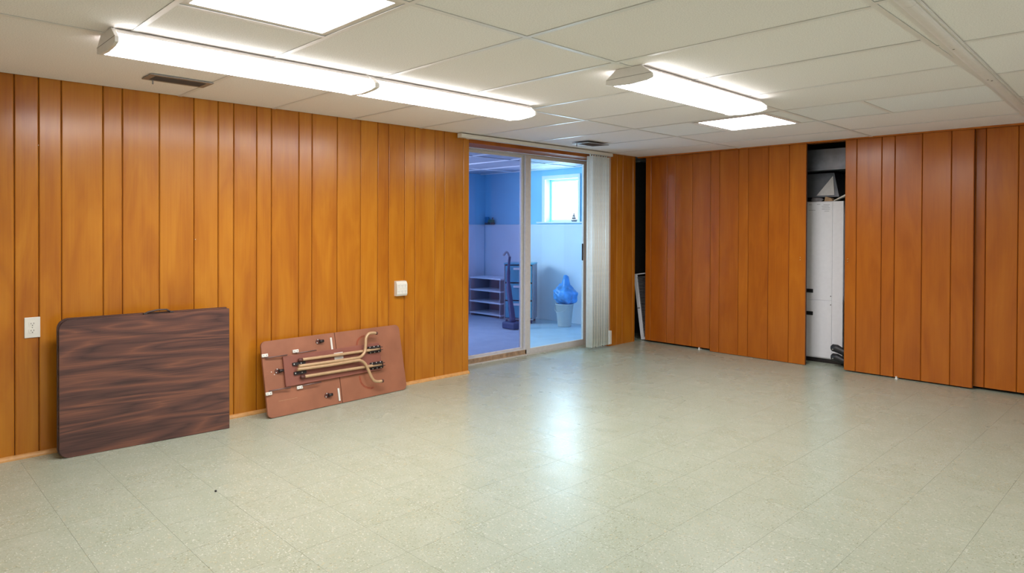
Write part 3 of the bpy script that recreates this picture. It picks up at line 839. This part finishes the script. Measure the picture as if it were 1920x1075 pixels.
for (s, t) in ((0.538, 0.436), (0.551, 0.064)):
    MB().bbox(0.0, 0.010, s - 0.007, s + 0.007, t - 0.046, t + 0.046, 0.003).build('catch', M['white_plastic'], ta)
def arc(pts, n=6):
    """Catmull-Rom resample"""
    P = [Vector(p) for p in pts]; P = [P[0] * 2 - P[1]] + P + [P[-1] * 2 - P[-2]]
    out = []
    for i in range(1, len(P) - 2):
        for k in range(n):
            u = k / n
            out.append(0.5 * ((2 * P[i]) + (P[i + 1] - P[i - 1]) * u + (2 * P[i - 1] - 5 * P[i] + 4 * P[i + 1] - P[i + 2]) * u * u + (3 * P[i] - P[i - 1] - 3 * P[i + 1] + P[i + 2]) * u ** 3))
    out.append(P[-2])
    return out
o1, o2 = 0.034, 0.055
rt = 0.0112
def leg(pts, tipstart, tipend):
    lg = MB().tube(arc(pts), rt, 12).build('leg', M['tan'], ta)
    P = [Vector(p) for p in pts]
    if tipstart:
        d = (P[0] - P[1]).normalized(); MB().tube([P[0] - d * 0.002, P[0] + d * 0.024, P[0] + d * 0.028], [rt + 0.0018, rt + 0.0018, rt * 0.7], 12).build('leg_tip', M['tan_tip'], lg)
    if tipend:
        d = (P[-1] - P[-2]).normalized(); MB().tube([P[-1] - d * 0.004, P[-1] + d * 0.010, P[-1] + d * 0.013], [rt + 0.0012, rt + 0.0012, rt * 0.7], 12).build('leg_tip', M['tan_tip'], lg)
leg([(o1, 0.272, 0.354), (o1, 0.50, 0.350), (o1, 0.787, 0.347), (o1 - 0.004, 0.935, 0.347)], True, False)
leg([(o2 - 0.012, 0.236, 0.313), (o2, 0.486, 0.308), (o2, 0.690, 0.305), (o2, 0.742, 0.310), (o2, 0.780, 0.338), (o2, 0.796, 0.385), (o2, 0.808, 0.440), (o2, 0.836, 0.470), (o2, 0.873, 0.474), (o2, 0.905, 0.468)], False, True)
leg([(o2 - 0.010, 0.222, 0.292), (o2, 0.483, 0.286), (o2, 0.690, 0.286), (o2, 0.738, 0.280), (o2, 0.774, 0.250), (o2, 0.793, 0.205), (o2, 0.809, 0.158), (o2, 0.832, 0.118), (o2, 0.868, 0.104), (o2, 0.905, 0.102)], False, True)
leg([(o1, 0.275, 0.236), (o1, 0.476, 0.233), (o1, 0.748, 0.229), (o1 - 0.004, 0.935, 0.225)], True, False)
for (s0, s1, t0, t1) in ((0.835, 0.955, 0.320, 0.374), (0.838, 0.958, 0.198, 0.252)):
    p = MB().prism(rrect(s0, s1, t0, t1, 0.006), 'x', 0.018, 0.022).build('pivot_plate', M['dark_metal'], ta)
    MB().prism(rrect(s0 + 0.01, s1 + 0.001, t0 + 0.014, t0 + 0.019, 0.002), 'x', 0.022, 0.048).build('bracket_ear', M['dark_metal'], p)
    MB().prism(rrect(s0 + 0.01, s1 + 0.001, t1 - 0.019, t1 - 0.014, 0.002), 'x', 0.022, 0.048).build('bracket_ear', M['dark_metal'], p)
    for q in range(3):
        for tt in (t0 + 0.006, t1 - 0.006):
            MB().lathe([(0, 0.003), (0.0035, 0.002), (0.0045, 0)], (0, 0, 0), 8).build('rivet', M['rivet'], p, (0.022, s0 + 0.022 + 0.038 * q, tt), (0, R(90), 0))
for (s0, s1, t0, t1) in ((0.203, 0.300, 0.320, 0.343), (0.206, 0.300, 0.256, 0.279)):
    p = MB().prism(rrect(s0, s1, t0, t1, 0.005), 'x', 0.018, 0.028).build('pivot_plate', M['dark_metal'], ta)
    for q in (s0 + 0.010, s1 - 0.034):
        MB().lathe([(0, 0.003), (0.0035, 0.002), (0.0045, 0)], (0, 0, 0), 8).build('rivet', M['rivet'], p, (0.028, q, (t0 + t1) / 2), (0, R(90), 0))
lbm = MB().box(0.018, 0.0188, 0.540, 0.616, 0.318, 0.366).build('label_sheet', M['white_plastic'], ta)
MB().box(0.0188, 0.0192, 0.560, 0.600, 0.324, 0.326).build('print_line', M['ink'], lbm)
# old rust marks where the feet used to rub
for q in ([(0.755, 0.398), (0.771, 0.435), (0.804, 0.456), (0.834, 0.461)], [(0.747, 0.166), (0.756, 0.116), (0.787, 0.080), (0.835, 0.062), (0.862, 0.066)]):
    c_ = arc([(0, a, b) for a, b in q]); ot = []; inn = []
    for i_, p_ in enumerate(c_):
        d_ = (c_[min(i_ + 1, len(c_) - 1)] - c_[max(i_ - 1, 0)]).normalized(); w_ = 0.007
        ot.append((p_.y - d_.z * w_, p_.z + d_.y * w_)); inn.append((p_.y + d_.z * w_, p_.z - d_.y * w_))
    m_ = MB(); n_ = len(c_)
    m_.add([(0.0, *v) for v in ot] + [(0.0, *v) for v in inn] + [(0.0005, *v) for v in ot] + [(0.0005, *v) for v in inn],
           [f_ for i_ in range(n_ - 1) for f_ in ((2 * n_ + i_, 2 * n_ + i_ + 1, 3 * n_ + i_ + 1, 3 * n_ + i_), (i_, i_ + 1, 2 * n_ + i_ + 1, 2 * n_ + i_), (n_ + i_, n_ + i_ + 1, 3 * n_ + i_ + 1, 3 * n_ + i_))])
    m_.build('rust_mark', M['stain'], ta)
MB().box(-0.0002, 0.0003, 0.085, 0.225, 0.1005, 0.1020).build('scratch', M['tan'], ta, None, None)
tag(ta, 'small folding table leaning with underside and tan legs showing', 'table')

# dark crumb on the floor
lump('floor_crumb', (1.225, 1.247, 0.004), (0.005, 0.005, 0.005), M['black'], 'tiny black crumb on the pale floor', 'debris', 5)

# ------------------------------------------------------------------ the blue room beyond the glass
BX0, BX1, BY0, BY1, BH = -3.27, -0.34, 2.3, 7.02, 2.13
struct(MB().box(BX0 - 0.1, -0.322, BY0 - 0.1, BY1 + 0.25, -0.10, -0.002).build('floor_blue_room', M['blue_floor']), 'pale blue floor of the room beyond the glass', 'floor')
bc = struct(MB().box(BX0 - 0.1, -TH, BY0 - 0.1, BY1 + 0.25, BH, BH + 0.10).build('ceiling_blue_room', M['blue_ceiling']), 'ceiling of the blue room seen through the glass', 'ceiling')
for k in range(7):
    MB().box(BX0, -0.31, -0.012, 0.012, -0.012, 0).build('ceiling_tee', M['white_trim'], bc, (0, 3.30 + 0.61 * k - 0.03, BH))
for xx in (-1.36, -2.58):
    MB().box(-0.012, 0.012, BY0, BY1, -0.010, 0).build('ceiling_tee', M['white_trim'], bc, (xx, 0, BH))
wx0, wx1, wz0, wz1 = -1.985, -1.375, 1.390, 1.985
ZW = 1.335
ew = MB()
ew.box(BX0 - 0.1, wx0, BY1, BY1 + 0.2, 0, BH).box(wx1, -0.46, BY1, BY1 + 0.2, 0, BH)
ew.box(wx0, wx1, BY1, BY1 + 0.2, 0, wz0).box(wx0, wx1, BY1, BY1 + 0.2, wz1, BH)
struct(ew.build('wall_blue_end', M['blue_paint']), 'blue painted end wall with the small bright window', 'wall')
sw = MB().box(BX0 - 0.1, BX0, BY0, BY1, 0, 1.25).box(BX0 - 0.1, BX0, BY0, BY1, 2.0, BH)
for a_, b_ in ((BY0, 2.55), (3.75, 4.15), (5.35, BY1)): sw.box(BX0 - 0.1, BX0, a_, b_, 1.25, 2.0)
struct(sw.build('wall_blue_side', M['blue_paint']), 'far blue side wall seen at left edge of glass', 'wall')
struct(MB().box(BX0 - 0.1, -TH - 0.01, BY0 - 0.1, BY0, 0, BH).build('wall_blue_near', M['blue_paint']), 'near blue wall hidden behind the planks', 'wall')
struct(MB().box(-0.47, -0.46, 6.28, BY1, 0, BH).box(-0.46, -TH - 0.005, 6.27, 6.28, 0, BH).build('wall_blue_return', M['blue_paint']), 'short blue return wall behind the closet', 'wall')
wn = MB().box(BX0, -0.475, BY1 - 0.012, BY1 - 0.001, 0, ZW)
wn = struct(wn.build('trim_5', M['pale_paint']), 'pale wainscot along the blue end wall', 'trim')
MB().box(BX0, -0.475, BY1 - 0.026, BY1 - 0.001, ZW, ZW + 0.016).build('chair_rail', M['white_trim'], wn)
wn2 = struct(MB().box(BX0 + 0.001, BX0 + 0.012, BY0, 5.36, 0, 1.245).box(BX0 + 0.001, BX0 + 0.012, 5.36, BY1 - 0.03, 0, ZW).build('trim_6', M['pale_paint']), 'pale wainscot along the far blue side wall', 'trim')
MB().box(BX0 + 0.001, BX0 + 0.026, 5.36, BY1 - 0.03, ZW, ZW + 0.016).build('chair_rail', M['white_trim'], wn2)
wd = empty('window_1', ((wx0 + wx1) / 2, BY1, wz0)); tag(wd, 'small bright basement window in the blue room', 'window', None, 'structure')
a = (wx1 - wx0) / 2; hh = wz1 - wz0
cs = MB().box(-a - 0.06, -a, -0.02, -0.001, -0.01, hh + 0.055).box(a, a + 0.035, -0.02, -0.001, -0.01, hh + 0.055).box(-a, a, -0.02, -0.001, hh, hh + 0.055)
cs.build('casing', M['white_trim'], wd)
MB().box(-a + 0.001, a - 0.001, 0.10, 0.14, 0.001, 0.03).box(-a + 0.001, a - 0.001, 0.10, 0.14, hh - 0.03, hh - 0.001).box(-a + 0.001, -a + 0.03, 0.10, 0.14, 0.03, hh - 0.03).box(a - 0.03, a - 0.001, 0.10, 0.14, 0.03, hh - 0.03).build('sash_frame', M['white_trim'], wd)
MB().box(-a + 0.03, a - 0.03, 0.118, 0.122, 0.03, hh - 0.03).build('pane', M['glass'], wd)
MB().bbox(-a - 0.14, a + 0.14, -0.05, 0.095, -0.022, -0.001, 0.003).build('window_sill', M['white_trim'], wd)

for k_, yc_ in enumerate((3.15, 4.75)):  # added windows, unseen, that let more daylight into the blue room
    w2 = empty('window_%d' % (k_ + 2), (BX0 - 0.05, yc_, 1.25)); tag(w2, 'wide window added for daylight in the far blue wall, out of view' + (' nearer the door' if k_ else ''), 'window', None, 'structure')
    MB().box(-0.02, 0.02, -0.599, 0.599, 0.001, 0.03).box(-0.02, 0.02, -0.599, 0.599, 0.72, 0.749).box(-0.02, 0.02, -0.599, -0.57, 0.03, 0.72).box(-0.02, 0.02, 0.57, 0.599, 0.03, 0.72).build('sash_frame', M['white_trim'], w2)
    MB().box(-0.002, 0.002, -0.57, 0.57, 0.03, 0.72).build('pane', M['glass'], w2)

# things in the blue room
bk = empty('bucket', (-1.36, 6.72, 0))
MB().lathe([(0.0, 0.003), (0.085, 0.0), (0.088, 0.004), (0.118, 0.285), (0.123, 0.286), (0.124, 0.300), (0.113, 0.300), (0.082, 0.010), (0, 0.012)], (0, 0, 0), 28).build('body', M['bucket'], bk)
MB().tube([(0.124 * math.cos(t), 0.124 * math.sin(t) - 0.004, 0.292 - 0.10 * abs(math.sin(t))) for t in [PI + PI * k / 12 for k in range(13)]], 0.003, 6).build('bail_handle', M['alu'], bk)
tag(bk, 'pale plastic bucket on the blue room floor', 'bucket')
random.seed(11)
bm = bmesh.new(); bmesh.ops.create_icosphere(bm, subdivisions=4, radius=1)
for v in bm.verts:
    c = v.co.copy()
    k = 1 + 0.13 * math.sin(6 * c.x + 2 * c.z) * math.cos(5 * c.y) + 0.08 * math.sin(13 * c.z + 6 * c.x) + 0.05 * math.sin(17 * c.x)
    lobe = min(0.50, 0.9 * math.exp(-((c.x - 0.05) ** 2 + (c.y - 0.1) ** 2) / 0.10) * max(0, c.z)) ** 2 * 2.4 + 0.35 * math.exp(-((c.x + 0.55) ** 2 + c.y ** 2) / 0.06) * max(0, c.z)      # twisted tail standing up
    neck = 1.0 if c.z > -0.1 else max(0.52, 1 + 0.75 * (c.z + 0.1))
    zz = 0.135 * c.z * k - (0.05 * abs(c.x) if c.z < 0 else 0) + 0.20 * lobe
    v.co = Vector((c.x * 0.160 * k * neck, c.y * 0.135 * k * neck, zz))
me = bpy.data.meshes.new('plastic_bag'); bm.to_mesh(me); bm.free()
for p in me.polygons: p.use_smooth = True
tag(mobj('plastic_bag', me, M['bag'], None, (-1.355, 6.72, 0.405)), 'crumpled blue plastic bag stuffed in the pale bucket', 'bag')

tw = empty('drawer_tower', (-2.06, 6.60, 0), (0, 0, R(36)))
MB().box(-0.20, 0.20, -0.19, 0.19, 0.05, 0.07).box(-0.20, -0.185, -0.19, 0.19, 0.07, 0.80).box(0.185, 0.20, -0.19, 0.19, 0.07, 0.80).box(-0.185, 0.185, 0.175, 0.19, 0.07, 0.80).build('frame', M['grey_plastic'], tw)
MB().bbox(-0.205, 0.205, -0.20, 0.195, 0.80, 0.82, 0.006).build('top', M['teal'], tw)
for k in range(3):
    z = 0.075 + 0.242 * k
    d = MB().bbox(-0.182, 0.182, -0.196, 0.165, z, z + 0.228, 0.008).build('drawer', M['teal'], tw)
    MB().bbox(-0.07, 0.07, -0.212, -0.195, z + 0.17, z + 0.20, 0.004).build('drawer_pull', M['white_trim'], d)
for sx in (-0.17, 0.17):
    for sy in (-0.15, 0.15):
        MB().tube([(sx - 0.012, sy, 0.025), (sx + 0.012, sy, 0.025)], 0.025, 12).build('wheel', M['navy'], tw)
tag(tw, 'teal plastic drawer tower on wheels behind the glass door post', 'drawers')

sh = empty('storage_shelf', (-2.80, 6.79, 0))
for z in (0.03, 0.20, 0.37, 0.55):
    MB().bbox(-0.34, 0.34, -0.20, 0.20, z, z + 0.022, 0.004).build('shelf_board', M['pale_paint'], sh)
for sx in (-0.33, 0.31):
    MB().box(sx, sx + 0.02, -0.195, 0.195, 0.0, 0.555).build('side_panel', M['grey_plastic'], sh)
MB().box(-0.31, 0.31, 0.17, 0.185, 0.02, 0.555).build('back_panel', M['grey_plastic'], sh)
tag(sh, 'low grey shelf unit seen through the darker glass pane', 'shelf')

vc = empty('upright_vacuum', (-1.66, 6.08, 0))
MB().bbox(-0.13, 0.10, -0.10, 0.12, 0.0, 0.085, 0.02, 3).build('head', M['navy'], vc)
MB().tube(arc([(-0.02, 0, 0.07), (-0.10, 0.04, 0.28), (-0.19, 0.08, 0.55), (-0.21, 0.10, 0.75), (-0.20, 0.11, 0.92)]), [0.04] * 6 + [0.035] * 6 + [0.026] * 6 + [0.018] * 7, 12).build('body_tube', M['navy'], vc)
MB().tube(arc([(-0.20, 0.11, 0.91), (-0.20, 0.06, 0.98), (-0.20, 0.0, 0.94)]), 0.014, 10).build('grip', M['grey_plastic'], vc)
tag(vc, 'dark upright vacuum standing behind the glass door post', 'vacuum')

tr = empty('toy_train', (-3.12, 6.982, ZW + 0.0165)); tr.scale = (1.4, 1.0, 1.4)
MB().bbox(-0.075, -0.02, -0.018, 0.012, 0.018, 0.085, 0.004).build('cab', M['toy_blue'], tr)
MB().tube([(-0.02, -0.003, 0.038), (0.06, -0.003, 0.038)], 0.018, 12).build('boiler', M['toy_green'], tr)
MB().tube([(0.045, -0.003, 0.05), (0.045, -0.003, 0.078)], [0.006, 0.010], 10).build('funnel', M['toy_grey'], tr)
for xx in (-0.06, -0.025, 0.02, 0.055):
    MB().tube([(xx, -0.022, 0.013), (xx, 0.014, 0.013)], 0.013, 12).build('wheel', M['toy_grey'], tr)
tag(tr, 'small blue toy train on the rail of the blue room wall', 'toy')
sp = empty('toy_ship', (-1.435, 6.995, wz0 - 0.0005))
MB().prism([(-0.045, 0.022), (-0.032, 0.0), (0.034, 0.0), (0.050, 0.026)], 'y', -0.014, 0.014).build('hull', M['toy_grey'], sp)
MB().tube([(0, 0, 0.02), (0, 0, 0.125)], 0.0025, 6).build('mast', M['toy_grey'], sp)
for (x0, x1, z0, z1) in ((-0.040, 0.036, 0.032, 0.060), (-0.026, 0.024, 0.064, 0.090), (-0.012, 0.012, 0.094, 0.110)):
    MB().prism([(x0, z0), (x1, z0), (x1 * 0.7, z1), (x0 * 0.7, z1)], 'y', -0.006, -0.002).build('sail', M['toy_grey'], sp)
tag(sp, 'small dark toy sailing ship on the bright window sill', 'toy')
